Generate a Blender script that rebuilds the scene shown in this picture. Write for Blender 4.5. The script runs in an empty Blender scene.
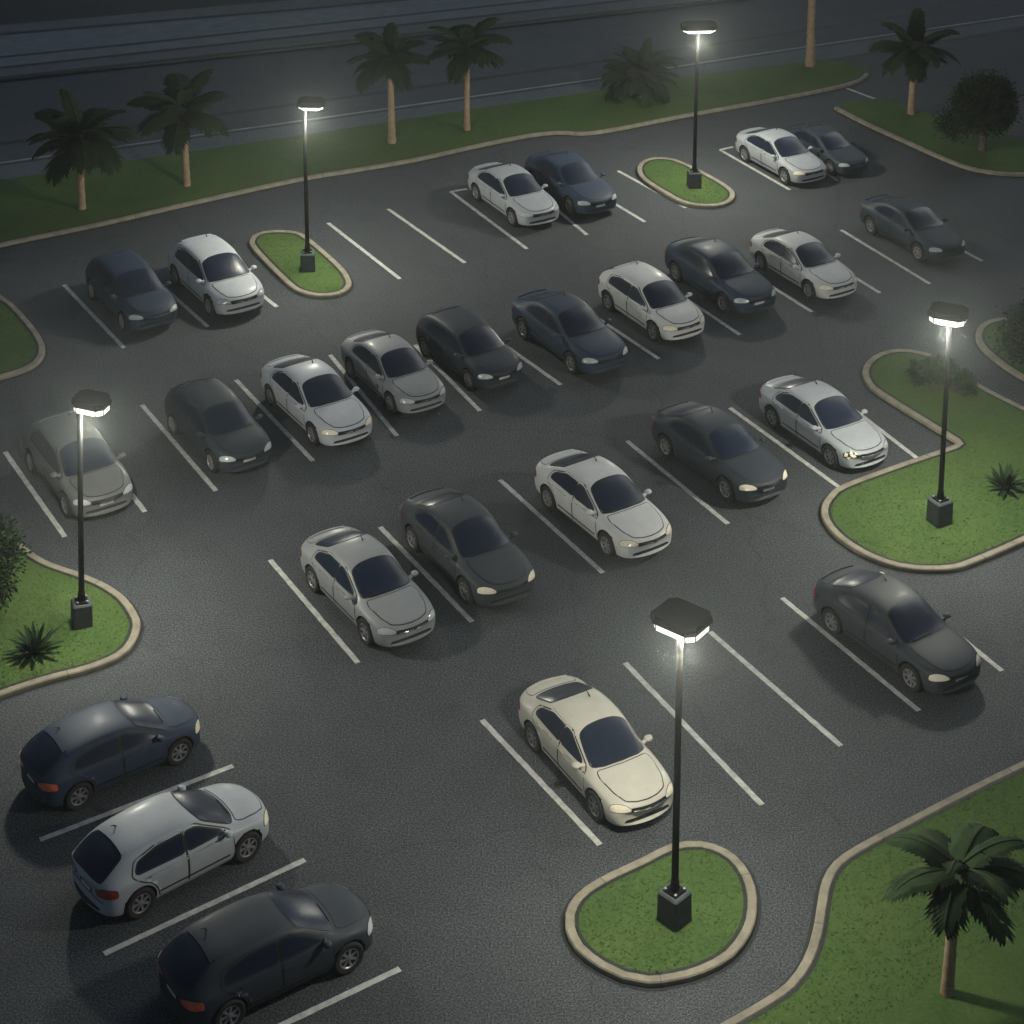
import bpy, bmesh, math, random
from mathutils import Vector, Matrix
from mathutils.bvhtree import BVHTree
from mathutils.geometry import tessellate_polygon

random.seed(7)
R = math.radians
scene = bpy.context.scene
COL = scene.collection

# ------------------------------------------------------------------ camera
CAM_H, CAM_F, CAM_P, CAM_PY = 29.28, 2102.0, 0.2376, -139.2


def G(x, y, z=0.0):
    """point of the plane at height z seen at photo position (x, y)"""
    u = (x - 512.0) / CAM_F
    v = (CAM_PY - y) / CAM_F
    dy = math.cos(CAM_P) + v * math.sin(CAM_P)
    dz = -math.sin(CAM_P) + v * math.cos(CAM_P)
    t = -(CAM_H - z) / dz
    return Vector((u * t, dy * t, z))


cam = bpy.data.cameras.new('camera')
cam.sensor_width = 36.0
cam.lens = 36.0 * CAM_F / 1024.0
cam.shift_y = -(512.0 - CAM_PY) / 1024.0
cam.clip_start = 0.5
cam.clip_end = 3000
cam_o = bpy.data.objects.new('camera', cam)
COL.objects.link(cam_o)
cam_o.location = (0, 0, CAM_H)
cam_o.rotation_euler = (math.pi / 2 - CAM_P, 0, 0)
scene.camera = cam_o

# ------------------------------------------------------------------ materials
def new_mat(name):
    m = bpy.data.materials.new(name)
    m.use_nodes = True
    nt = m.node_tree
    return m, nt, nt.nodes['Principled BSDF']


def coords(nt):
    return nt.nodes.new('ShaderNodeTexCoord').outputs['Object']


def noise(nt, co, scale, detail=4, rough=0.6):
    n = nt.nodes.new('ShaderNodeTexNoise')
    n.inputs['Scale'].default_value = scale
    n.inputs['Detail'].default_value = detail
    n.inputs['Roughness'].default_value = rough
    nt.links.new(co, n.inputs['Vector'])
    return n.outputs['Fac']


def ramp(nt, fac, stops):
    r = nt.nodes.new('ShaderNodeValToRGB')
    el = r.color_ramp.elements
    while len(el) < len(stops):
        el.new(0.5)
    for e, (p, c) in zip(el, stops):
        e.position = p
        e.color = (*c, 1)
    nt.links.new(fac, r.inputs['Fac'])
    return r.outputs['Color']


def mix(nt, a, b, fac, mode='MIX'):
    m = nt.nodes.new('ShaderNodeMix')
    m.data_type = 'RGBA'
    m.blend_type = mode
    for sock, val in ((m.inputs['A'], a), (m.inputs['B'], b)):
        if isinstance(val, tuple):
            sock.default_value = (*val, 1)
        else:
            nt.links.new(val, sock)
    if isinstance(fac, float):
        m.inputs['Factor'].default_value = fac
    else:
        nt.links.new(fac, m.inputs['Factor'])
    return m.outputs['Result']


def bump(nt, bsdf, h, strength, dist):
    b = nt.nodes.new('ShaderNodeBump')
    b.inputs['Strength'].default_value = strength
    b.inputs['Distance'].default_value = dist
    nt.links.new(h, b.inputs['Height'])
    nt.links.new(b.outputs['Normal'], bsdf.inputs['Normal'])


def plain(name, c, rough=0.5, metal=0.0, coat=0.0, vary=0.12, scale=6.0, bmp=0.0):
    m, nt, b = new_mat(name)
    co = coords(nt)
    f = noise(nt, co, scale, 5)
    lo = tuple(x * (1 - vary) for x in c)
    hi = tuple(min(1, x * (1 + vary)) for x in c)
    nt.links.new(ramp(nt, f, [(0.3, lo), (0.7, hi)]), b.inputs['Base Color'])
    b.inputs['Roughness'].default_value = rough
    b.inputs['Metallic'].default_value = metal
    b.inputs['Coat Weight'].default_value = coat
    if bmp:
        bump(nt, b, noise(nt, co, scale * 6, 3), 0.4, bmp)
    return m


def asphalt_mat(name, c, speck=1.0, blue=1.0):
    m, nt, b = new_mat(name)
    co = coords(nt)
    big = ramp(nt, noise(nt, co, 0.09, 4), [(0.3, tuple(x * 0.82 for x in c)), (0.7, tuple(x * 1.15 for x in c))])
    mid = noise(nt, co, 1.1, 6, 0.7)
    col = mix(nt, big, ramp(nt, mid, [(0.35, (0.72, 0.72, 0.74)), (0.65, (1.0, 1.0, 1.0))]), 0.55, 'MULTIPLY')
    fine = noise(nt, co, 25.0, 2, 0.8)
    s = ramp(nt, fine, [(0.38, (0.22, 0.22, 0.23)), (0.5, (0.92, 0.92, 0.92)), (0.63, (2.3, 2.27, 2.22))])
    col = mix(nt, col, s, 0.9 * speck, 'MULTIPLY')
    # old oil drips and hairline cracks
    oil = ramp(nt, noise(nt, co, 0.55, 3, 0.5), [(0.60, (1, 1, 1)), (0.74, (0.55, 0.55, 0.56))])
    col = mix(nt, col, oil, 0.6, 'MULTIPLY')
    v = nt.nodes.new('ShaderNodeTexVoronoi')
    v.feature = 'DISTANCE_TO_EDGE'
    v.inputs['Scale'].default_value = 0.16
    wob = nt.nodes.new('ShaderNodeVectorMath')
    wob.operation = 'ADD'
    nz = nt.nodes.new('ShaderNodeTexNoise')
    nz.inputs['Scale'].default_value = 1.2
    nz.inputs['Detail'].default_value = 5
    nt.links.new(co, nz.inputs['Vector'])
    nt.links.new(co, wob.inputs[0])
    nt.links.new(nz.outputs['Color'], wob.inputs[1])
    nt.links.new(wob.outputs[0], v.inputs['Vector'])
    crack = ramp(nt, v.outputs['Distance'], [(0.0, (0.45, 0.45, 0.45)), (0.006, (1, 1, 1))])
    col = mix(nt, col, crack, 0.5, 'MULTIPLY')
    nt.links.new(col, b.inputs['Base Color'])
    b.inputs['Roughness'].default_value = 0.82
    b.inputs['Specular IOR Level'].default_value = 0.35
    bump(nt, b, fine, 0.6, 0.02)
    return m


def grass_mat(name):
    m, nt, b = new_mat(name)
    co = coords(nt)
    fine = noise(nt, co, 14.0, 5, 0.8)
    big = noise(nt, co, 0.5, 4)
    c1 = ramp(nt, fine, [(0.30, (0.054, 0.094, 0.029)), (0.52, (0.073, 0.121, 0.038)), (0.72, (0.097, 0.152, 0.051))])
    c2 = ramp(nt, big, [(0.3, (0.78, 0.86, 0.80)), (0.7, (1.12, 1.05, 0.95))])
    nt.links.new(mix(nt, c1, c2, 1.0, 'MULTIPLY'), b.inputs['Base Color'])
    b.inputs['Roughness'].default_value = 0.95
    b.inputs['Specular IOR Level'].default_value = 0.15
    bump(nt, b, fine, 0.6, 0.04)
    return m


def paint(name, c, metal=0.05, rough=0.58):
    m, nt, b = new_mat(name)
    co = coords(nt)
    # faint road dust settling low on the body and fine flake
    f = noise(nt, co, 3.0, 4)
    d = ramp(nt, f, [(0.35, tuple(x * 0.90 for x in c)), (0.7, c)])
    fl = noise(nt, co, 160.0, 2)
    d = mix(nt, d, ramp(nt, fl, [(0.35, (0.86, 0.86, 0.86)), (0.65, (1.12, 1.12, 1.12))]), 0.5, 'MULTIPLY')
    nt.links.new(d, b.inputs['Base Color'])
    b.inputs['Metallic'].default_value = metal
    b.inputs['Roughness'].default_value = rough
    dark = sum(c) < 0.2
    b.inputs['Specular IOR Level'].default_value = 0.22 if dark else 0.4
    b.inputs['Coat Weight'].default_value = 0.02 if dark else 0.10
    b.inputs['Coat Roughness'].default_value = 0.22
    return m


def leaf_mat(name, lo, hi, scale=3.0):
    m, nt, b = new_mat(name)
    co = coords(nt)
    nt.links.new(ramp(nt, noise(nt, co, scale, 5, 0.7), [(0.3, lo), (0.7, hi)]), b.inputs['Base Color'])
    b.inputs['Roughness'].default_value = 0.8
    b.inputs['Specular IOR Level'].default_value = 0.1
    return m


M = {}
M['asphalt'] = asphalt_mat('asphalt', (0.056, 0.062, 0.066))
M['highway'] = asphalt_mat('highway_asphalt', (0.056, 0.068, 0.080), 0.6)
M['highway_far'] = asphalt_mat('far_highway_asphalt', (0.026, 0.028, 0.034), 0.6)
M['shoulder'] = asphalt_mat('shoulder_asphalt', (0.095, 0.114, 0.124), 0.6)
M['median'] = plain('median_concrete', (0.115, 0.145, 0.162), 0.85, vary=0.2, scale=1.5, bmp=0.01)
M['tar'] = plain('tar_joint', (0.008, 0.008, 0.009), 0.7)
M['kerb'] = plain('kerb_concrete', (0.25, 0.222, 0.165), 0.9, vary=0.28, scale=3.0, bmp=0.01)
M['joint'] = plain('kerb_mortar_joint', (0.14, 0.125, 0.09), 0.9)
M['grass'] = grass_mat('lawn_grass')
M['line'] = plain('road_paint', (0.48, 0.475, 0.44), 0.75, vary=0.32, scale=5.0, bmp=0.004)
M['old_line'] = plain('faded_road_paint', (0.26, 0.28, 0.29), 0.8, vary=0.3, scale=1.5)
M['black_metal'] = plain('black_lamp_metal', (0.004, 0.004, 0.004), 0.8)
M['black_metal'].node_tree.nodes['Principled BSDF'].inputs['Specular IOR Level'].default_value = 0.1
M['plinth'] = plain('dark_plinth', (0.045, 0.052, 0.058), 0.8, vary=0.25, scale=5, bmp=0.01)
M['bolt'] = plain('galvanised_bolt', (0.25, 0.25, 0.25), 0.4, 0.8)
M['trunk'] = plain('palm_trunk', (0.30, 0.205, 0.13), 0.9, vary=0.35, scale=5, bmp=0.02)
M['bark'] = plain('tree_bark', (0.10, 0.075, 0.05), 0.95, vary=0.4, scale=8, bmp=0.03)
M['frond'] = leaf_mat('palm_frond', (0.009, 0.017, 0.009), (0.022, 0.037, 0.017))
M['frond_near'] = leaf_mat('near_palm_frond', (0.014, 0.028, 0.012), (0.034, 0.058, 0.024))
M['leaf'] = leaf_mat('tree_leaf', (0.010, 0.019, 0.010), (0.026, 0.042, 0.020), 2.0)
M['shrub'] = leaf_mat('shrub_leaf', (0.012, 0.030, 0.010), (0.034, 0.064, 0.022), 2.5)
M['agave'] = leaf_mat('agave_leaf', (0.014, 0.030, 0.014), (0.034, 0.060, 0.028), 2.5)
M['glass'] = plain('tinted_car_glass', (0.007, 0.013, 0.030), 0.28, vary=0.05)
M['glass'].node_tree.nodes['Principled BSDF'].inputs['Specular IOR Level'].default_value = 0.3
M['trim'] = plain('black_rubber_trim', (0.006, 0.006, 0.007), 0.6)
M['under'] = plain('underbody_black', (0.008, 0.008, 0.008), 0.9)
M['tyre'] = plain('tyre_rubber', (0.016, 0.015, 0.015), 0.85, vary=0.2, scale=20)
M['rim'] = plain('alloy_rim', (0.26, 0.26, 0.26), 0.4, 0.4)
M['rim_dark'] = plain('wheel_recess', (0.02, 0.02, 0.02), 0.7)
M['headlight'] = plain('headlight_lens', (0.80, 0.72, 0.55), 0.15, coat=0.6, vary=0.12, scale=14)
M['headlight_pale'] = plain('pale_headlight_lens', (0.44, 0.46, 0.46), 0.15, coat=0.6, vary=0.15, scale=14)
M['taillight'] = plain('taillight_red', (0.30, 0.025, 0.018), 0.2, coat=0.6, vary=0.2, scale=14)
M['taillight_orange'] = plain('taillight_orange', (0.78, 0.15, 0.065), 0.2, coat=0.6, vary=0.2, scale=14)
M['plate'] = plain('number_plate_white', (0.55, 0.56, 0.56), 0.5)
M['chrome'] = plain('brushed_chrome', (0.5, 0.5, 0.5), 0.25, 0.8)


def emit(name, c, s):
    m, nt, b = new_mat(name)
    b.inputs['Base Color'].default_value = (0.8, 0.8, 0.8, 1)
    b.inputs['Emission Color'].default_value = (*c, 1)
    b.inputs['Emission Strength'].default_value = s
    return m


M['lens'] = emit('lit_lamp_glass', (1.0, 0.95, 0.80), 1.5)

# ------------------------------------------------------------------ objects
def link(name, me, parent=None, mats=()):
    o = bpy.data.objects.new(name, me)
    COL.objects.link(o)
    if parent:
        o.parent = parent
    for m in mats:
        if me is not None and m.name not in [x.name for x in me.materials if x]:
            me.materials.append(m)
    return o


def tag(o, label=None, cat=None, group=None, kind=None):
    if label: o['label'] = label
    if cat: o['category'] = cat
    if group: o['group'] = group
    if kind: o['kind'] = kind
    return o


def empty(name, loc=(0, 0, 0), rz=0.0, parent=None):
    o = bpy.data.objects.new(name, None)
    COL.objects.link(o)
    o.location = loc
    o.rotation_euler = (0, 0, rz)
    o.empty_display_size = 0.3
    if parent: o.parent = parent
    return o


class MB:
    """collects shapes and links them as one mesh object"""
    def __init__(s):
        s.v, s.f, s.mi = [], [], []

    def add(s, verts, faces, mi=0):
        n = len(s.v)
        s.v += [tuple(p) for p in verts]
        s.f += [tuple(i + n for i in f) for f in faces]
        s.mi += [mi] * len(faces)

    def box(s, c, d, rz=0.0, taper=1.0, bev=0.0):
        x, y, z = d[0] / 2, d[1] / 2, d[2] / 2
        rings = []
        if bev:
            prof = [(-z, -bev), (-z + bev, 0), (z - bev, 0), (z, -bev)]
        else:
            prof = [(-z, 0), (z, 0)]
        cs, sn = math.cos(rz), math.sin(rz)
        vs = []
        for k, (h, ins) in enumerate(prof):
            tp = 1 + (taper - 1) * (h + z) / (2 * z)
            cb = bev if bev else 0.0
            if bev:
                pts = []
                X, Y = x * tp + ins, y * tp + ins
                for sx, sy in ((-1, -1), (1, -1), (1, 1), (-1, 1)):
                    a = (sx * X, sy * (Y - cb)); b2 = (sx * (X - cb), sy * Y)
                    pts += [a, b2] if sx * sy < 0 and False else ([a, b2] if (sx, sy) in ((1, 1), (-1, -1)) else [b2, a])
            else:
                X, Y = x * tp, y * tp
                pts = [(-X, -Y), (X, -Y), (X, Y), (-X, Y)]
            vs += [(c[0] + px * cs - py * sn, c[1] + px * sn + py * cs, c[2] + h) for px, py in pts]
        n = len(vs) // len(prof)
        fs = [tuple(range(n - 1, -1, -1)), tuple(range(len(vs) - n, len(vs)))]
        for k in range(len(prof) - 1):
            for i in range(n):
                j = (i + 1) % n
                fs.append((k * n + i, k * n + j, (k + 1) * n + j, (k + 1) * n + i))
        s.add(vs, fs)

    def tube(s, pts, radii, n=10, cap=True, mi=0):
        vs, fs = [], []
        pts = [Vector(p) for p in pts]
        prev = None
        for i, p in enumerate(pts):
            t = (pts[min(i + 1, len(pts) - 1)] - pts[max(i - 1, 0)]).normalized()
            a = Vector((1, 0, 0)) if abs(t.x) < 0.9 else Vector((0, 1, 0))
            if prev is not None: a = prev
            u = (a - t * a.dot(t)).normalized()
            prev = u
            w = t.cross(u)
            for k in range(n):
                an = 2 * math.pi * k / n
                vs.append(p + (u * math.cos(an) + w * math.sin(an)) * radii[i])
        for i in range(len(pts) - 1):
            for k in range(n):
                k2 = (k + 1) % n
                fs.append((i * n + k, i * n + k2, (i + 1) * n + k2, (i + 1) * n + k))
        if cap:
            fs.append(tuple(range(n - 1, -1, -1)))
            fs.append(tuple(range((len(pts) - 1) * n, len(pts) * n)))
        s.add(vs, fs, mi)

    def lathe(s, prof, axis='y', n=28, mi=0, c=(0, 0, 0)):
        """prof: (radius, offset along axis)"""
        vs, fs = [], []
        for r, h in prof:
            for k in range(n):
                a = 2 * math.pi * k / n
                if axis == 'y':
                    vs.append((c[0] + r * math.cos(a), c[1] + h, c[2] + r * math.sin(a)))
                else:
                    vs.append((c[0] + r * math.cos(a), c[1] + r * math.sin(a), c[2] + h))
        for i in range(len(prof) - 1):
            for k in range(n):
                k2 = (k + 1) % n
                fs.append((i * n + k, i * n + k2, (i + 1) * n + k2, (i + 1) * n + k))
        s.add(vs, fs, mi)

    def mesh(s, name, smooth=None, fix=False):
        me = bpy.data.meshes.new(name)
        me.from_pydata(s.v, [], s.f)
        me.polygons.foreach_set('material_index', s.mi)
        if fix:
            bm = bmesh.new(); bm.from_mesh(me)
            bmesh.ops.recalc_face_normals(bm, faces=bm.faces)
            bm.to_mesh(me); bm.free()
        if smooth is not None:
            me.polygons.foreach_set('use_smooth', [True] * len(me.polygons))
            me.set_sharp_from_angle(angle=R(smooth))
        me.update()
        return me

    def build(s, name, mats, parent=None, smooth=None, fix=False):
        if not isinstance(mats, (list, tuple)): mats = [mats]
        me = s.mesh(name, smooth, fix)
        for m in mats: me.materials.append(m)
        return link(name, me, parent)


# ------------------------------------------------------------------ curves on the ground
def catmull(pts, closed, step=0.25):
    P = [Vector((p[0], p[1])) for p in pts]
    n = len(P)
    out = []
    rng = range(n) if closed else range(n - 1)
    for i in rng:
        if closed:
            a, b, c, d = P[(i - 1) % n], P[i], P[(i + 1) % n], P[(i + 2) % n]
        else:
            a, b, c, d = P[max(i - 1, 0)], P[i], P[i + 1], P[min(i + 2, n - 1)]
        L = max(1, int((c - b).length / step))
        for k in range(L):
            t = k / L
            out.append(0.5 * ((2 * b) + (c - a) * t + (2 * a - 5 * b + 4 * c - d) * t * t + (3 * b - a - 3 * c + d) * t ** 3))
    if not closed: out.append(P[-1])
    return out


def normals(P, closed):
    out = []
    n = len(P)
    for i in range(n):
        a = P[(i - 1) % n] if closed or i else P[i]
        b = P[(i + 1) % n] if closed or i < n - 1 else P[i]
        t = (b - a)
        t = t.normalized() if t.length > 1e-9 else Vector((1, 0))
        out.append(Vector((-t.y, t.x)))
    return out


def offset(P, closed, d):
    return [p + n * d for p, n in zip(P, normals(P, closed))]


def area(P):
    return sum(P[i - 1].x * P[i].y - P[i].x * P[i - 1].y for i in range(len(P))) / 2


def sheet(name, loops, z, mat, kind='structure', parent=None):
    """flat filled outline at height z"""
    P = [Vector((p[0], p[1], z)) for p in loops]
    tris = tessellate_polygon([P])
    me = bpy.data.meshes.new(name)
    me.from_pydata([tuple(p) for p in P], [], [tuple(t) for t in tris])
    bm = bmesh.new(); bm.from_mesh(me)
    bmesh.ops.recalc_face_normals(bm, faces=bm.faces)
    if bm.faces and sum(f.normal.z * f.calc_area() for f in bm.faces) < 0:
        bmesh.ops.reverse_faces(bm, faces=bm.faces)
    bm.to_mesh(me); bm.free()
    me.materials.append(mat)
    o = link(name, me, parent)
    if kind: o['kind'] = kind
    return o


def sweep(name, P, closed, prof, mat, kind='structure'):
    """prof: (offset to the left of the path, height) from one side to the other"""
    N = normals(P, closed)
    m = MB()
    vs = []
    for p, nn in zip(P, N):
        for o, h in prof:
            q = p + nn * o
            vs.append((q.x, q.y, h))
    k = len(prof)
    fs = []
    cnt = len(P)
    for i in range(cnt if closed else cnt - 1):
        j = (i + 1) % cnt
        for a in range(k - 1):
            fs.append((i * k + a, j * k + a, j * k + a + 1, i * k + a + 1))
    m.add(vs, fs)
    mats = [mat]
    if name == 'kerb':
        # mortar joints between the kerb stones
        mats.append(M['joint'])
        every = max(4, int(3.8 / max(.05, (P[1] - P[0]).length)))
        for i in range(every // 2, cnt - 1, every):
            t = (P[i + 1] - P[i]).normalized() * .014
            vs = []
            for o_, h in prof:
                q = P[i] + N[i] * (o_ + (-.003 if abs(o_) < .01 else 0) * (1 if prof[-1][0] > 0 else -1))
                vs += [(q.x - t.x, q.y - t.y, h + .003), (q.x + t.x, q.y + t.y, h + .003)]
            m.add(vs, [(2 * a, 2 * a + 1, 2 * a + 3, 2 * a + 2) for a in range(k - 1)], 1)
    o = m.build(name, mats, smooth=40, fix=False)
    bm = bmesh.new(); bm.from_mesh(o.data)
    bmesh.ops.recalc_face_normals(bm, faces=bm.faces)
    if sum(f.normal.z * f.calc_area() for f in bm.faces) < 0:
        bmesh.ops.reverse_faces(bm, faces=bm.faces)
    bm.to_mesh(o.data); bm.free()
    if kind: o['kind'] = kind
    return o


KW, KH = 0.195, 0.118
LAWNS = []


def island(kerb_px, rest_px=None, step=0.25, kw=KW):
    """kerb along kerb_px (asphalt side); lawn inside it, closed through rest_px"""
    closed = rest_px is None
    P = catmull([G(*p) for p in kerb_px], closed, step)
    rest = [] if closed else [Vector(G(*p)[:2]) for p in rest_px]
    s = 1 if area(P + rest) > 0 else -1       # inside is to the left when positive
    b = 0.025
    prof = [(0, -0.02), (0, KH - b), (b * s, KH), ((kw - b) * s, KH), (kw * s, KH - b), (kw * s, -0.02)]
    sweep('kerb', P, closed, prof, M['kerb'])
    # dark sealed joints along both feet of the kerb
    sweep('kerb_joint', P, closed, [(-0.085 * s, 0.008), (0.004 * s, 0.008)], M['tar'])
    sweep('kerb_joint', P, closed, [((kw - 0.004) * s, 0.106), ((kw + 0.07) * s, 0.106)], M['tar'])
    inner = offset(P, closed, (kw - 0.01) * s)
    sheet('lawn', inner + rest, 0.10, M['grass'])
    LAWNS.append([tuple(p) for p in inner + rest])
    return P


# the ground sheet
def rect(name, x0, x1, y0, y1, z, mat):
    return sheet(name, [(x0, y0), (x1, y0), (x1, y1), (x0, y1)], z, mat)


rect('parking_lot_asphalt', -260, 260, -120, 420, 0.0, M['asphalt'])

# ---- highway beyond the lawn: bands between lines read off the photograph
def band_line(pts):
    """polyline on the ground, continued straight beyond both ends"""
    P = [Vector(G(*p)[:2]) for p in pts]
    d0 = (P[0] - P[1]).normalized(); d1 = (P[-1] - P[-2]).normalized()
    return [P[0] + d0 * 120] + P + [P[-1] + d1 * 120]


edge0 = band_line([(0, 182), (100, 167), (300, 137), (600, 92), (697, 76), (826, 61), (880, 52), (1024, 27)])
white = band_line([(0, 163), (300, 121), (600, 78.5), (784, 50), (1024, 15)])
seam1 = band_line([(0, 144), (300, 104), (600, 62), (880, 19), (1000, 0)])
med0 = band_line([(0, 81), (300, 49), (600, 16), (745, 0)])
med0b = band_line([(0, 71), (300, 39), (600, 6), (650, 0)])
medm = band_line([(0, 60), (150, 45), (300, 29), (560, 1)])
med1 = band_line([(0, 37), (300, 12), (430, 0)])
med1b = band_line([(0, 27), (300, 1)])
far1 = band_line([(0, 8), (125, 0)])


def between(name, a, b, z, mat):
    return sheet(name, a + b[::-1], z, mat)


far_edge = [p + Vector((0, 14)) for p in far1]
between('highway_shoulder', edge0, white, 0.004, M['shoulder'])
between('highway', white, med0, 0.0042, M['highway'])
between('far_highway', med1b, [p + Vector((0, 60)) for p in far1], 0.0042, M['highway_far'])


def stripe(name, line, w, z, mat):
    P = [Vector(p) for p in line]
    return sweep(name, P, False, [(-w / 2, z), (w / 2, z)], mat)


stripe('highway_edge_line', white, 0.11, 0.009, M['old_line'])
stripe('highway_seam', [p + Vector((0, -0.26)) for p in white], 0.14, 0.009, M['tar'])
stripe('highway_seam', seam1, 0.34, 0.0095, M['tar'])
stripe('highway_seam', edge0, 0.28, 0.0095, M['tar'])
stripe('highway_seam', far1, 0.26, 0.0095, M['tar'])


def slab(name, a, b, h, mat):
    m = MB()
    n = len(a)
    # resample b to the same count as a by parameter
    def res(L, k):
        tot = [0]
        for i in range(1, len(L)): tot.append(tot[-1] + (L[i] - L[i - 1]).length)
        out = []
        for j in range(k):
            t = tot[-1] * j / (k - 1)
            i = max(1, next((q for q in range(len(tot)) if tot[q] >= t - 1e-9), len(tot) - 1))
            f = (t - tot[i - 1]) / (tot[i] - tot[i - 1])
            out.append(L[i - 1].lerp(L[i], f))
        return out
    A, B = res(a, 60), res(b, 60)
    vs, fs = [], []
    for p, q in zip(A, B):
        vs += [(p.x, p.y, -0.01), (p.x, p.y, h), (q.x, q.y, h), (q.x, q.y, -0.01)]
    for i in range(59):
        for k in range(3):
            fs.append((i * 4 + k, i * 4 + 4 + k, i * 4 + 5 + k, i * 4 + 1 + k))
    m.add(vs, fs)
    o = m.build(name, mat, fix=False)
    o['kind'] = 'structure'
    return o


slab('median_kerb', med0, med0b, 0.13, M['shoulder'])
slab('median_pavement', [p + Vector((0, 0.05)) for p in med0b], [p - Vector((0, 0.05)) for p in med1], 0.12, M['median'])
slab('median_kerb', med1, med1b, 0.13, M['shoulder'])
stripe('median_joint', med0, 0.32, 0.134, M['tar'])
stripe('median_joint', med0b, 0.32, 0.134, M['tar'])
stripe('median_joint', medm, 0.26, 0.128, M['tar'])
stripe('median_joint', med1, 0.32, 0.134, M['tar'])
stripe('median_joint', med1b, 0.32, 0.134, M['tar'])

# ---- lawns and kerbs
island([(-400, 338), (-60, 263), (0, 248), (100, 227), (200, 204), (300, 182), (360, 172), (417, 162), (480, 148), (530, 138), (560, 135), (585, 136), (620, 131),
        (691, 117), (780, 101), (840, 89), (862, 82), (869, 76)],
       [(868, 72), (855, 67), (838, 63), (826, 61.6), (697, 76.6), (600, 92.6), (300, 137.6), (100, 167.6), (0, 182.6), (-60, 191), (-400, 242)])
island([(1180, 166), (1120, 170), (1085, 172), (1050, 176), (1024, 177), (1000, 176), (970, 171), (940, 160), (900, 142), (865, 126), (834, 110)],
       [(836, 108), (848, 104), (870, 101), (892, 101), (905, 107), (935, 118), (970, 127), (1005, 137), (1040, 148), (1085, 156), (1130, 160)])
island([(1120, 451), (1080, 433), (1024, 410), (976, 385), (945, 364), (923, 355), (898, 352), (879, 356), (867, 364), (862, 375), (867, 387), (879, 397), (914, 419),
        (940, 435), (954, 443.5), (957, 446), (953, 448.5), (925, 458), (890, 470), (842, 488), (829, 497), (822, 507), (821, 518), (827, 530), (840, 543), (860, 556), (885, 567),
        (915, 573), (954, 572.5), (985, 562), (1024, 545), (1080, 519), (1125, 498), (1146, 484), (1144, 466)])
island([(1080, 410), (1024, 382), (995, 363), (979, 348), (975.5, 336), (981, 327), (992, 322), (1007, 320.5), (1030, 323), (1080, 335), (1115, 352), (1128, 378), (1112, 404)])
island([(-50, 262), (0, 297), (15, 308), (33, 328), (43, 343), (45, 355), (38, 366), (23, 374), (0, 381), (-50, 396), (-100, 392), (-128, 350), (-120, 290), (-90, 262)])
island([(-60, 478), (-25, 505), (0, 528), (19, 544), (45, 563), (83, 577), (108, 588), (126, 601), (137, 616), (141, 629), (135, 646), (121, 660), (90, 673), (45, 685),
        (0, 700), (-60, 722), (-120, 715), (-160, 650), (-150, 540), (-110, 484)])
island([(670, 848), (643, 861), (599, 882), (575, 899), (565, 918), (565, 932), (575, 953), (599, 972), (622, 983), (648, 988), (675, 985), (704, 977), (733, 961),
        (751, 937), (757, 914), (755, 890), (744, 868), (726, 853), (700, 845)])
island([(420, 1230), (560, 1120), (660, 1062), (727, 1024), (757, 1007), (786, 987), (803, 963), (812, 937), (817, 908), (822, 884), (834, 865), (857, 849), (906, 823), (972, 789), (1024, 764),
        (1085, 735), (1400, 590)], [(1500, 640), (1500, 1300), (420, 1300)])
island([(250, 242), (257, 236), (272, 233), (295, 234), (310, 241), (340, 267), (350, 280), (351, 289), (342, 296), (322, 299), (300, 295), (284, 284), (253, 252)], step=0.2)
island([(637, 173), (640, 165), (650, 160.5), (665, 160), (682, 164), (709, 177), (729, 189), (735, 196), (732, 203), (720, 208), (700, 208.5), (682, 205), (668, 198), (644, 183)], step=0.2)

# ---- painted stall lines
LINES = [(64, 285, 124, 348), (161, 285, 208, 327), (240, 278, 277, 307), (328, 223, 400, 279), (388, 209, 465, 263), (451, 192, 527, 249), (545, 200, 587, 235), (618, 171, 686, 208),
         (600, 195, 645, 222), (720, 150, 790, 190), (800, 155, 838, 181),
         (5, 452, 65, 537), (90, 440, 145, 512), (142, 405, 216, 491), (236, 380, 313, 461), (330, 355, 397, 436), (415, 345, 480, 411), (490, 335, 561, 385),
         (585, 310, 659, 359), (670, 288, 740, 335), (745, 270, 812, 312), (810, 250, 880, 293), (841, 230, 930, 284), (915, 225, 982, 261),
         (270, 560, 358, 663), (380, 527, 472, 622), (500, 480, 603, 573), (627, 441, 728, 524), (730, 408, 840, 488), (835, 395, 918, 459),
         (482, 720, 600, 845), (625, 663, 762, 805), (710, 632, 841, 746), (782, 598, 919, 711), (880, 572.5, 1002, 671),
         (40, 840, 233, 766), (104, 954, 305, 860), (240, 1045, 400, 969), (450, 192, 467, 189), (720, 150, 733, 147), (843, 87, 880, 101)]
m = MB()
rl = random.Random(3)
for x0, y0, x1, y1 in LINES:
    a, b = Vector(G(x0, y0)[:2]), Vector(G(x1, y1)[:2])
    t = (b - a).normalized(); n = Vector((-t.y, t.x)) * 0.068
    k = max(2, int((b - a).length / 0.12))
    vs, fs = [], []
    for i in range(k + 1):
        p = a.lerp(b, i / k)
        w1, w2 = rl.uniform(0.90, 1.06), rl.uniform(0.90, 1.06)
        vs += [(p.x + n.x * w1, p.y + n.y * w1, 0.006), (p.x - n.x * w2, p.y - n.y * w2, 0.006)]
    for i in range(k):
        fs.append((2 * i, 2 * i + 1, 2 * i + 3, 2 * i + 2))
    m.add(vs, fs)
o = m.build('parking_lines', M['line'])
o['kind'] = 'structure'

# ------------------------------------------------------------------ cars
NP = 9
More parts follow.
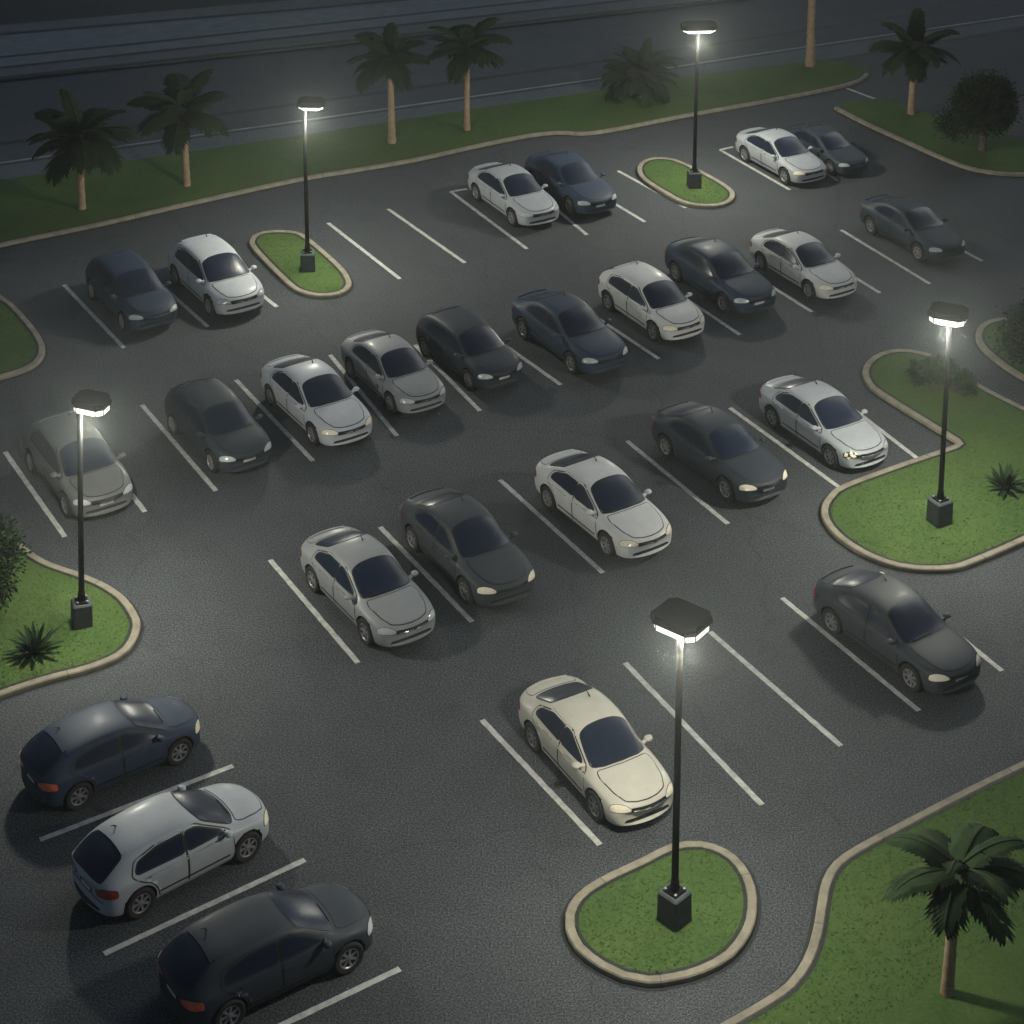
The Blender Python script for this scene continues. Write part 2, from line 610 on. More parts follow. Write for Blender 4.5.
# x, sill(w,z), mid(w,z), belt(w,z), glass foot(y,z), roof edge(y,z), inner(y,z), top z, bow, bottom z
SEDAN = [
    (-2.30, (.58, .40), (.66, .53), (.62, .72), (.57, .80), (.47, .86), (.25, .88), .885, .26, .36),
    (-2.24, (.74, .30), (.80, .52), (.76, .78), (.71, .87), (.55, .945), (.30, .965), .97, .24, .26),
    (-2.02, (.80, .24), (.865, .52), (.835, .83), (.78, .915), (.60, .985), (.32, 1.0), 1.005, .12, .20),
    (-1.72, (.80, .21), (.875, .52), (.85, .845), (.785, .935), (.60, 1.015), (.34, 1.035), 1.04, .04, .18),
    (-1.35, (.80, .20), (.88, .52), (.855, .845), (.78, .945), (.585, 1.15), (.36, 1.21), 1.225, 0, .17),
    (-0.95, (.80, .19), (.88, .51), (.858, .84), (.775, .94), (.585, 1.285), (.37, 1.365), 1.38, 0, .16),
    (-0.50, (.80, .19), (.88, .50), (.86, .83), (.775, .935), (.60, 1.34), (.38, 1.42), 1.437, 0, .16),
    (-0.02, (.80, .19), (.88, .50), (.86, .82), (.775, .925), (.60, 1.335), (.38, 1.415), 1.432, 0, .16),
    (0.30, (.80, .19), (.88, .50), (.86, .815), (.775, .915), (.60, 1.265), (.385, 1.355), 1.375, 0, .16),
    (0.65, (.80, .19), (.88, .49), (.86, .805), (.775, .90), (.63, 1.085), (.40, 1.19), 1.215, 0, .16),
    (0.98, (.80, .19), (.88, .49), (.86, .795), (.77, .88), (.665, .945), (.41, 1.01), 1.03, 0, .16),
    (1.20, (.80, .19), (.88, .49), (.855, .785), (.765, .86), (.645, .91), (.39, .945), .955, 0, .17),
    (1.70, (.79, .20), (.87, .48), (.83, .745), (.74, .805), (.59, .855), (.34, .88), .888, .05, .18),
    (2.05, (.76, .22), (.83, .46), (.775, .665), (.685, .72), (.54, .765), (.31, .785), .79, .16, .20),
    (2.23, (.68, .24), (.75, .44), (.70, .585), (.61, .64), (.47, .675), (.27, .69), .695, .26, .22),
    (2.30, (.56, .29), (.62, .43), (.58, .52), (.50, .555), (.38, .575), (.2, .585), .59, .32, .27),
]
HATCH = [
    (-2.16, (.58, .40), (.66, .54), (.62, .74), (.57, .83), (.47, .90), (.25, .92), .925, .24, .36),
    (-2.10, (.74, .30), (.80, .53), (.765, .81), (.71, .91), (.56, .99), (.31, 1.02), 1.03, .22, .26),
    (-1.90, (.80, .24), (.865, .53), (.84, .85), (.775, .945), (.605, 1.10), (.35, 1.15), 1.165, .12, .20),
    (-1.62, (.80, .21), (.875, .53), (.855, .86), (.78, .955), (.60, 1.24), (.37, 1.31), 1.325, .04, .18),
    (-1.30, (.80, .20), (.88, .53), (.858, .86), (.78, .955), (.605, 1.325), (.38, 1.405), 1.42, 0, .17),
    (-0.90, (.80, .19), (.88, .52), (.86, .85), (.78, .95), (.61, 1.365), (.385, 1.445), 1.462, 0, .16),
    (-0.40, (.80, .19), (.88, .51), (.86, .84), (.78, .945), (.615, 1.38), (.39, 1.46), 1.477, 0, .16),
    (0.05, (.80, .19), (.88, .51), (.86, .835), (.78, .935), (.615, 1.35), (.39, 1.44), 1.457, 0, .16),
    (0.38, (.80, .19), (.88, .51), (.86, .83), (.78, .925), (.615, 1.26), (.39, 1.36), 1.38, 0, .16),
    (0.72, (.80, .19), (.88, .50), (.86, .82), (.78, .91), (.64, 1.09), (.41, 1.20), 1.225, 0, .16),
    (1.04, (.80, .19), (.88, .50), (.86, .81), (.775, .89), (.67, .955), (.42, 1.03), 1.05, 0, .16),
    (1.25, (.80, .19), (.88, .50), (.855, .80), (.77, .87), (.65, .92), (.40, .96), .97, .02, .17),
    (1.66, (.79, .20), (.87, .49), (.83, .755), (.74, .82), (.59, .87), (.34, .895), .903, .08, .18),
    (1.93, (.76, .22), (.83, .47), (.775, .68), (.685, .735), (.54, .78), (.31, .80), .805, .18, .20),
    (2.09, (.68, .24), (.75, .45), (.70, .60), (.61, .655), (.47, .69), (.27, .705), .71, .27, .22),
    (2.16, (.56, .29), (.62, .44), (.58, .535), (.50, .57), (.38, .59), (.2, .60), .605, .32, .27),
]
SPEC = {
    'sedan': dict(st=SEDAN, fa=1.36, ra=-1.30,
                  door_f=[(0.98, .26), (0.92, .60), (0.90, .86), (0.82, .93), (0.10, 1.305), (-0.16, 1.315), (-0.14, .90), (-0.12, .26)],
                  door_r=[(-0.16, .26), (-0.18, .90), (-0.20, 1.315), (-0.72, 1.30), (-1.28, 1.10), (-1.36, .93), (-1.21, .80), (-1.05, .71), (-0.93, .58), (-0.86, .42), (-0.84, .26)],
                  win_f=[(0.70, .935), (0.09, 1.255), (-0.12, 1.268), (-0.12, .945)],
                  win_r=[(-0.20, .945), (-0.20, 1.27), (-0.66, 1.262), (-1.14, 1.105), (-1.25, 1.0), (-1.22, .965)],
                  ws=[(0.28, -.515), (0.55, -.565), (0.96, -.61), (1.06, -.40), (1.09, 0), (1.06, .40), (0.96, .61), (0.55, .565), (0.28, .515), (0.20, .30), (0.18, 0), (0.20, -.30)],
                  rw=[(-0.98, -.50), (-1.30, -.52), (-1.63, -.52), (-1.69, -.30), (-1.70, 0), (-1.69, .30), (-1.63, .52), (-1.30, .52), (-0.98, .50), (-0.92, .3), (-0.90, 0), (-0.92, -.3)],
                  hood=[(1.10, -.63), (1.30, -.66), (1.75, -.60), (2.02, -.48), (2.12, -.25), (2.15, 0), (2.12, .25), (2.02, .48), (1.75, .60), (1.30, .66), (1.10, .63), (1.15, .40), (1.18, 0), (1.15, -.40)],
                  boot=[(-1.76, -.58), (-1.95, -.60), (-2.14, -.52), (-2.19, -.25), (-2.20, 0), (-2.19, .25), (-2.14, .52), (-1.95, .60), (-1.76, .58), (-1.80, .3), (-1.80, -.3)],
                  nose=2.30, tail=-2.30, hl=(2.03, .62, .64), tl=(-2.10, .76, .76), dz=0.0),
    'hatchback': dict(st=HATCH, fa=1.30, ra=-1.26,
                      door_f=[(1.00, .26), (0.96, .60), (0.94, .87), (0.87, .94), (0.18, 1.325), (-0.14, 1.345), (-0.12, .90), (-0.10, .26)],
                      door_r=[(-0.14, .26), (-0.16, .90), (-0.18, 1.345), (-0.80, 1.335), (-1.30, 1.22), (-1.40, .96), (-1.18, .80), (-1.01, .71), (-0.89, .58), (-0.82, .42), (-0.80, .26)],
                      win_f=[(0.76, .95), (0.17, 1.275), (-0.10, 1.297), (-0.10, .955)],
                      win_r=[(-0.18, .955), (-0.18, 1.30), (-0.78, 1.288), (-1.22, 1.175), (-1.30, 1.02), (-1.26, .985)],
                      ws=[(0.34, -.53), (0.62, -.575), (1.02, -.62), (1.12, -.40), (1.15, 0), (1.12, .40), (1.02, .62), (0.62, .575), (0.34, .53), (0.26, .30), (0.24, 0), (0.26, -.30)],
                      rw=[(-1.50, -.50), (-1.75, -.53), (-1.98, -.53), (-2.03, -.30), (-2.045, 0), (-2.03, .30), (-1.98, .53), (-1.75, .53), (-1.50, .50), (-1.45, .3), (-1.43, 0), (-1.45, -.3)],
                      hood=[(1.15, -.64), (1.32, -.66), (1.66, -.60), (1.90, -.48), (1.99, -.25), (2.02, 0), (1.99, .25), (1.90, .48), (1.66, .60), (1.32, .66), (1.15, .64), (1.20, .40), (1.23, 0), (1.20, -.40)],
                      boot=None, nose=2.16, tail=-2.16, hl=(1.90, .62, .65), tl=(-1.97, .74, .80), dz=0.02),
}


def chaikin(P, it=2, closed=True):
    P = [Vector(p) for p in P]
    for _ in range(it):
        Q = []
        n = len(P)
        for i in range(n if closed else n - 1):
            a, b = P[i], P[(i + 1) % n]
            Q += [a.lerp(b, .25), a.lerp(b, .75)]
        if not closed: Q = [P[0]] + Q + [P[-1]]
        P = Q
    return P


def soft(P, r=0.05):
    """cut the corners of an outline by at most r, keeping its long edges"""
    P = [Vector(p) for p in P]
    Q = []
    n = len(P)
    for i in range(n):
        a, b, c = P[i - 1], P[i], P[(i + 1) % n]
        d1 = (a - b); d2 = (c - b)
        k1 = min(r, d1.length * .45); k2 = min(r, d2.length * .45)
        p, q = b + d1.normalized() * k1, b + d2.normalized() * k2
        Q += [p, (p + q) / 4 + b / 2, q]
    return Q


def grow(P, d):
    s = 1 if area(P) > 0 else -1
    return offset(P, True, -d * s)


def patch(bvh, poly, frame, off, mat, name, parent, cell=0.09, depth=0.014):
    """a panel lying on the car's skin inside a 2D outline, given a thickness"""
    org, u, v, d = [Vector(x) for x in frame]
    bm = bmesh.new()
    vs = [bm.verts.new(org + u * p[0] + v * p[1]) for p in poly]
    f = bm.faces.new(vs)
    bmesh.ops.triangulate(bm, faces=[f])
    for ax, idx in ((u, 0), (v, 1)):
        lo = min(p[idx] for p in poly); hi = max(p[idx] for p in poly)
        k = max(1, int((hi - lo) / cell))
        for i in range(1, k + 1):
            t = lo + (hi - lo) * i / (k + 1)
            bmesh.ops.bisect_plane(bm, geom=bm.verts[:] + bm.edges[:] + bm.faces[:], plane_co=org + ax * t, plane_no=ax, dist=1e-5)
    low = {}
    for w in bm.verts:
        hit, nn, _, _ = bvh.ray_cast(w.co + d * 3, -d)
        if hit is None:
            hit, nn, _, _ = bvh.find_nearest(w.co)
        if nn.dot(d) < 0: nn = -nn
        w.co = hit + nn * off
        low[w.index if False else w] = hit - nn * depth
    bm.normal_update()
    if sum(f.normal.dot(d) * f.calc_area() for f in bm.faces) < 0:
        bmesh.ops.reverse_faces(bm, faces=bm.faces)
    for f in bm.faces: f.smooth = True
    bd = [(e.verts[0], e.verts[1], e.link_faces[0]) for e in bm.edges if len(e.link_faces) == 1]
    for a, b, fc in bd:
        L = list(fc.verts)
        ia = L.index(a)
        if L[(ia + 1) % len(L)] is b: a, b = b, a
        q = [bm.verts.new(a.co), bm.verts.new(b.co), bm.verts.new(low[b]), bm.verts.new(low[a])]
        bm.faces.new(q)
    me = bpy.data.meshes.new(name)
    bm.to_mesh(me); bm.free()
    me.materials.append(mat)
    return link(name, me, parent)


def strip(path, w):
    """a closed outline round a 2D path"""
    P = [Vector(p) for p in path]
    return offset(P, False, w / 2) + offset(P, False, -w / 2)[::-1]


def car_shell(st, fa, ra):
    bm = bmesh.new()
    rings = []
    for x, sl, md, bl, p5, p6, p7, zt, bow, zb in st:
        sg = 1 if x > 0 else -1
        g = max(0.0, min(1.0, (zt - 1.0) / .35))
        p6 = (p6[0] + .045 * g, p6[1] + .012 * g)
        p7 = (p7[0] + .055 * g, p7[1] + .008 * g)
        p5 = (p5[0] + .015 * g, p5[1])
        half = [(0, zb), (sl[0] * .75, zb), sl, md, bl, p5, p6, p7, (0, zt)]
        def mk(y, z):
            dx = -sg * bow * (abs(y) / .88) ** 2
            return bm.verts.new((x + dx, y, z))
        left = [mk(y, z) for y, z in half]
        right = [left[0]] + [mk(-y, z) for y, z in half[1:-1]] + [left[-1]]
        rings.append((left, right))
    for (l0, r0), (l1, r1) in zip(rings, rings[1:]):
        for i in range(NP - 1):
            bm.faces.new((l0[i], l1[i], l1[i + 1], l0[i + 1]))
            bm.faces.new((r0[i + 1], r1[i + 1], r1[i], r0[i]))
    for l, r in (rings[0], rings[-1]):
        for i in range(NP - 1):
            q = []
            for w in (l[i], l[i + 1], r[i + 1], r[i]):
                if w not in q: q.append(w)
            bm.faces.new(q)
    cr = bm.edges.layers.float.new('crease_edge')
    bm.edges.ensure_lookup_table()
    for l, r in rings:
        pass
    # firmer shoulder and roof-rail lines
    for (l0, r0), (l1, r1) in zip(rings, rings[1:]):
        for i, c in ((4, .35), (6, .35), (2, .4)):
            for s0, s1 in ((l0, l1), (r0, r1)):
                e = bm.edges.get((s0[i], s1[i]))
                if e: e[cr] = c
    bmesh.ops.recalc_face_normals(bm, faces=bm.faces)
    me = bpy.data.meshes.new('shell')
    bm.to_mesh(me); bm.free()
    o = link('shell', me)
    sub = o.modifiers.new('s', 'SUBSURF'); sub.levels = 2; sub.render_levels = 2
    dg = bpy.context.evaluated_depsgraph_get()
    full = bpy.data.meshes.new_from_object(o.evaluated_get(dg))
    bmf = bmesh.new(); bmf.from_mesh(full)
    bvh = BVHTree.FromBMesh(bmf)
    bmf.free()
    # wheel arches
    cut = []
    for ax in (fa, ra):
        for s in (-1, 1):
            c = MB()
            y0, y1 = (.56, 1.3) if s > 0 else (-1.3, -.56)
            c.lathe([(0.001, y0), (.385, y0), (.385, y1), (.001, y1)], 'y', 36, 0, (ax, 0, .335))
            co = c.build('arch_cutter', M['under'], fix=True)
            cut.append(co)
            b = o.modifiers.new('b', 'BOOLEAN'); b.operation = 'DIFFERENCE'; b.object = co; b.solver = 'EXACT'
    dg = bpy.context.evaluated_depsgraph_get()
    body = bpy.data.meshes.new_from_object(o.evaluated_get(dg))
    bpy.data.objects.remove(o)
    for c in cut: bpy.data.objects.remove(c)
    body.materials.clear()
    body.materials.append(M['under']); body.materials.append(M['under'])
    for p in body.polygons:
        c = p.center
        inside = any(math.hypot(c.x - ax, c.z - .335) < .39 and abs(c.y) < .87 for ax in (fa, ra)) and abs(c.y) > .5
        p.material_index = 1 if (inside or (p.normal.z < -.6 and c.z < .3)) else 0
        p.use_smooth = True
    body.set_sharp_from_angle(angle=R(38))
    return body, bvh


def wheel(parent, x, y, side):
    w = empty('wheel', (x, y, .33), 0 if side > 0 else math.pi, parent)
    link('tyre', WHEEL['tyre'], w)
    link('rim', WHEEL['rim'], w)
    return w


def make_wheel_meshes():
    t = MB()
    prof = [(.215, -.09), (.25, -.105), (.30, -.105), (.322, -.09), (.33, -.06), (.33, .06), (.322, .09), (.30, .105), (.25, .105), (.215, .09)]
    t.lathe(prof, 'y', 40)
    for k in range(40):
        a = 2 * math.pi * k / 40
        c, s = math.cos(a), math.sin(a)
    tm = t.mesh('tyre', 30, True); tm.materials.append(M['tyre'])
    r = MB()
    r.lathe([(.225, -.085), (.225, .085), (.20, .092), (.185, .07)], 'y', 40, 0)
    r.lathe([(.19, .045), (.0005, .045)], 'y', 32, 1)
    r.lathe([(.055, .05), (.055, .082), (.03, .09), (.0005, .09)], 'y', 20, 0)
    for k in range(7):
        a = 2 * math.pi * k / 7
        ca, sa = math.cos(a), math.sin(a)
        vs = []
        for rad, hw, y in ((.045, .026, .078), (.12, .022, .074), (.195, .032, .078)):
            for sgn in (-1, 1):
                px, pz = rad * ca - sgn * hw * sa, rad * sa + sgn * hw * ca
                vs += [(px, .046, pz), (px, y, pz)]
        fs = []
        for i in range(2):
            o = i * 4
            fs += [(o + 1, o + 3, o + 7, o + 5), (o, o + 1, o + 5, o + 4), (o + 3, o + 2, o + 6, o + 7)]
        r.add(vs, fs, 0)
    rm = r.mesh('rim', 35, True); rm.materials.append(M['rim']); rm.materials.append(M['rim_dark'])
    return dict(tyre=tm, rim=rm)


WHEEL = make_wheel_meshes()
SIDE = {s: ((0, 0, 0), (1, 0, 0), (0, 0, 1), (0, s, 0)) for s in (-1, 1)}
TOP = ((0, 0, 0), (1, 0, 0), (0, 1, 0), (0, 0, 1))


def mirror_mesh(name, parent, s, x, z, mat):
    m = MB()
    # housing: lofted oval shell leaning outward, on a short stalk
    vs, fs = [], []
    prof = [(-.075, .55), (-.05, .92), (.0, 1.0), (.05, .82), (.085, .42)]
    n = 12
    for dx, k in prof:
        for i in range(n):
            a = 2 * math.pi * i / n
            vs.append((x + dx, s * (.93 + .105 * k * math.cos(a)), z + .06 * k * math.sin(a)))
    for i in range(len(prof) - 1):
        for k in range(n):
            fs.append((i * n + k, i * n + (k + 1) % n, (i + 1) * n + (k + 1) % n, (i + 1) * n + k))
    fs += [tuple(range(n)), tuple(range((len(prof) - 1) * n, len(prof) * n))]
    m.add(vs, fs)
    m.tube([(x + .03, s * .74, z - .05), (x, s * .90, z - .02)], [.05, .04], 8)
    return m.build(name, mat, parent, smooth=50, fix=True)


def build_car(kind, body_mat, hl_mat, tl_mat, plate, trimstrip):
    sp = SPEC[kind]
    if 'body' not in sp:
        sp['body'], sp['bvh'] = car_shell(sp['st'], sp['fa'], sp['ra'])
    bvh = sp['bvh']
    root = empty('parked_car')
    bme = sp['body'].copy()
    bme.materials[0] = body_mat
    body = link('body', bme, root)
    for ax in (sp['fa'], sp['ra']):
        for s in (-1, 1):
            wheel(root, ax, s * .775, s)
    for s in (-1, 1):
        for key in ('f', 'r'):
            pol = soft([Vector(p) for p in sp['door_' + key]], .06)
            patch(bvh, grow(pol, .022), SIDE[s], .0015, M['trim'], 'door_seal', body)
            d = patch(bvh, grow(pol, -.004), SIDE[s], .006, body_mat, 'door', root)
            w = soft([Vector(p) for p in sp['win_' + key]], .06)
            patch(bvh, grow(w, .032), SIDE[s], .009, M['trim'], 'window_surround', d)
            patch(bvh, w, SIDE[s], .013, M['glass'], 'window', d)
            hx, hz = (-0.02, .80) if key == 'f' else (-.93, .83)
            hp = [(hx - .09, hz - .016), (hx + .09, hz - .016), (hx + .09, hz + .016), (hx - .09, hz + .016)]
            patch(bvh, [Vector(p) for p in hp], SIDE[s], .022, body_mat, 'door_handle', d)
            if key == 'f':
                mirror_mesh('mirror', d, s, sp['door_f'][3][0] - .08, .965, body_mat)
        # sill moulding
        sl = [(.86, .36), (.86, .395), (-.80, .41), (-.80, .375)]
        patch(bvh, [Vector(p) for p in sl], SIDE[s], .016, M['trim'], 'side_moulding', root)
    ws = soft([Vector((p[0], p[1] * 1.085)) for p in sp['ws']], .07)
    patch(bvh, grow(ws, .032), TOP, .004, M['trim'], 'windscreen_surround', body)
    patch(bvh, ws, TOP, .009, M['glass'], 'windscreen', root)
    wr = patch(bvh, strip([(sp['ws'][4][0] - .055, -.45), (sp['ws'][4][0] - .03, 0.05)], .02), TOP, .022, M['trim'], 'wiper', root)
    rw = soft([Vector((p[0], p[1] * 1.06)) for p in sp['rw']], .07)
    patch(bvh, grow(rw, .032), TOP, .004, M['trim'], 'rear_window_surround', body)
    patch(bvh, rw, TOP, .009, M['glass'], 'rear_window', root)
    hood = soft([Vector(p) for p in sp['hood']], .06)
    patch(bvh, grow(hood, .020), TOP, .0015, M['trim'], 'bonnet_seal', body)
    patch(bvh, grow(hood, -.004), TOP, .006, body_mat, 'bonnet', root)
    if sp['boot']:
        bt = soft([Vector(p) for p in sp['boot']], .06)
        patch(bvh, grow(bt, .020), TOP, .0015, M['trim'], 'boot_seal', body)
        patch(bvh, grow(bt, -.004), TOP, .006, body_mat, 'boot_lid', root)
        # lip spoiler line on the deck
        patch(bvh, strip([(-2.05, -.50), (-2.09, -.25), (-2.10, 0), (-2.09, .25), (-2.05, .50)], .05), TOP, .03, body_mat, 'spoiler', root)
    else:
        # roof spoiler above the rear window
        x = sp['rw'][10][0] + .045
        patch(bvh, strip([(x - .02, -.50), (x, -.25), (x + .01, 0), (x, .25), (x - .02, .50)], .10), TOP, .025, body_mat, 'spoiler', root)
    # lamps
    for s in (-1, 1):
        c = Vector((sp['hl'][0], s * sp['hl'][1], sp['hl'][2]))
        d = Vector((.72, s * .42, .55)).normalized()
        u = Vector((0, 0, 1)).cross(d).normalized() * s      # inboard-outboard
        v = d.cross(u) * s
        pol = [(.20, -.045), (.19, .045), (.05, .065), (-.10, .040), (-.215, -.02), (-.20, -.055), (-.05, -.075), (.10, -.07)]
        pol = [Vector((a * 1.12, b * 1.15)) for a, b in pol]
        fr = (c, u, v, d)
        hp = soft(pol, .04)
        patch(bvh, grow(hp, .012), fr, .004, M['trim'], 'headlight_surround', body, .06)
        h = patch(bvh, hp, fr, .012, hl_mat, 'headlight', root, .06)
        c = Vector((sp['tl'][0], s * sp['tl'][1], sp['tl'][2]))
        d = Vector((-.55, s * .80, .25)).normalized()
        u = Vector((0, 0, 1)).cross(d).normalized()
        v = d.cross(u)
        pol = [(-.24, -.075), (.21, -.09), (.25, .04), (.10, .105), (-.22, .07)] if s > 0 else [(.24, -.075), (.22, .07), (-.10, .105), (-.25, .04), (-.21, -.09)]
        fr = (c, u, v, d)
        hp = soft([Vector((a, b)) for a, b in pol], .04)
        patch(bvh, grow(hp, .012), fr, .004, M['trim'], 'taillight_surround', body, .06)
        patch(bvh, hp, fr, .012, tl_mat, 'taillight', root, .06)
    dz = sp['dz']
    FR = ((sp['nose'], 0, 0), (0, 1, 0), (0, 0, 1), (1, 0, 0))
    RE = ((sp['tail'], 0, 0), (0, -1, 0), (0, 0, 1), (-1, 0, 0))
    def pp(P, r=.03): return soft([Vector(p) for p in P], r)
    gr = pp([(-.38, .525 + dz), (.38, .525 + dz), (.46, .61 + dz), (.42, .655 + dz), (-.42, .655 + dz), (-.46, .61 + dz)])
    patch(bvh, grow(gr, .012), FR, .004, body_mat, 'grille_frame', root, .06)
    patch(bvh, gr, FR, .008, M['trim'], 'grille', root, .06)
    patch(bvh, pp([(-.38, .585 + dz), (.38, .585 + dz), (.38, .595 + dz), (-.38, .595 + dz)], .003), FR, .016, M['trim'] if not trimstrip else M['chrome'], 'grille_bar', root, .06)
    patch(bvh, pp([(-.58, .315 + dz), (-.40, .30 + dz), (.40, .30 + dz), (.58, .315 + dz), (.52, .37 + dz), (-.52, .37 + dz)]), FR, .006, M['trim'], 'lower_grille', root, .06)
    if plate:
        patch(bvh, pp([(-.18, .43 + dz), (.18, .43 + dz), (.18, .505 + dz), (-.18, .505 + dz)], .01), FR, .018, M['plate'], 'number_plate', root, .06)
    patch(bvh, pp([(-.62, .56), (.62, .56), (.62, .575), (-.62, .575)], .004), RE, .006, M['trim'], 'bumper_seam', body, .06)
    patch(bvh, pp([(-.24, .60), (.24, .60), (.24, .70), (-.24, .70)], .02), RE, .006, M['trim'], 'plate_recess', body, .06)
    patch(bvh, pp([(-.18, .615), (.18, .615), (.18, .685), (-.18, .685)], .01), RE, .016, M['plate'], 'number_plate', root, .06)
    patch(bvh, pp([(-.56, .36), (-.40, .35), (.40, .35), (.56, .36), (.5, .41), (-.5, .41)]), RE, .006, M['trim'], 'rear_valance', root, .06)
    if kind == 'hatchback':
        patch(bvh, pp([(-.52, .80), (.52, .80), (.52, .815), (-.52, .815)], .004), RE, .014, M['chrome'], 'tailgate_trim', root, .06)
    # chrome badge-free front; antenna stub on the roof
    a = MB()
    x = sp['rw'][10][0] + .22
    z = bvh.ray_cast(Vector((x, .25, 3)), Vector((0, 0, -1)))[0].z
    a.tube([(x + .06, .25, z - .01), (x, .25, z + .05), (x - .08, .25, z + .07)], [.022, .014, .006], 8)
    a.build('antenna', M['trim'], root, smooth=40)
    return root


def copy_tree(o, parent=None):
    c = o.copy()
    COL.objects.link(c)
    if parent is not None: c.parent = parent
    for ch in CHILD.get(o.name, []):
        copy_tree(ch, c)
    return c


PAINT = {
    'navy': paint('navy_paint', (0.030, 0.047, 0.078), 0.0),
    'blue black': paint('blue_black_paint', (0.028, 0.040, 0.056), 0.0),
    'black': paint('black_paint', (0.031, 0.039, 0.050), 0.0),
    'charcoal': paint('charcoal_paint', (0.046, 0.053, 0.060), 0.0),
    'grey': paint('grey_paint', (0.120, 0.122, 0.118)),
    'pewter': paint('pewter_paint', (0.25, 0.26, 0.26)),
    'silver': paint('silver_paint', (0.36, 0.38, 0.40)),
    'pale silver': paint('pale_silver_paint', (0.45, 0.47, 0.49)),
    'white': paint('white_paint', (0.56, 0.56, 0.54), 0.0),
    'cream': paint('cream_paint', (0.52, 0.49, 0.41), 0.0),
}
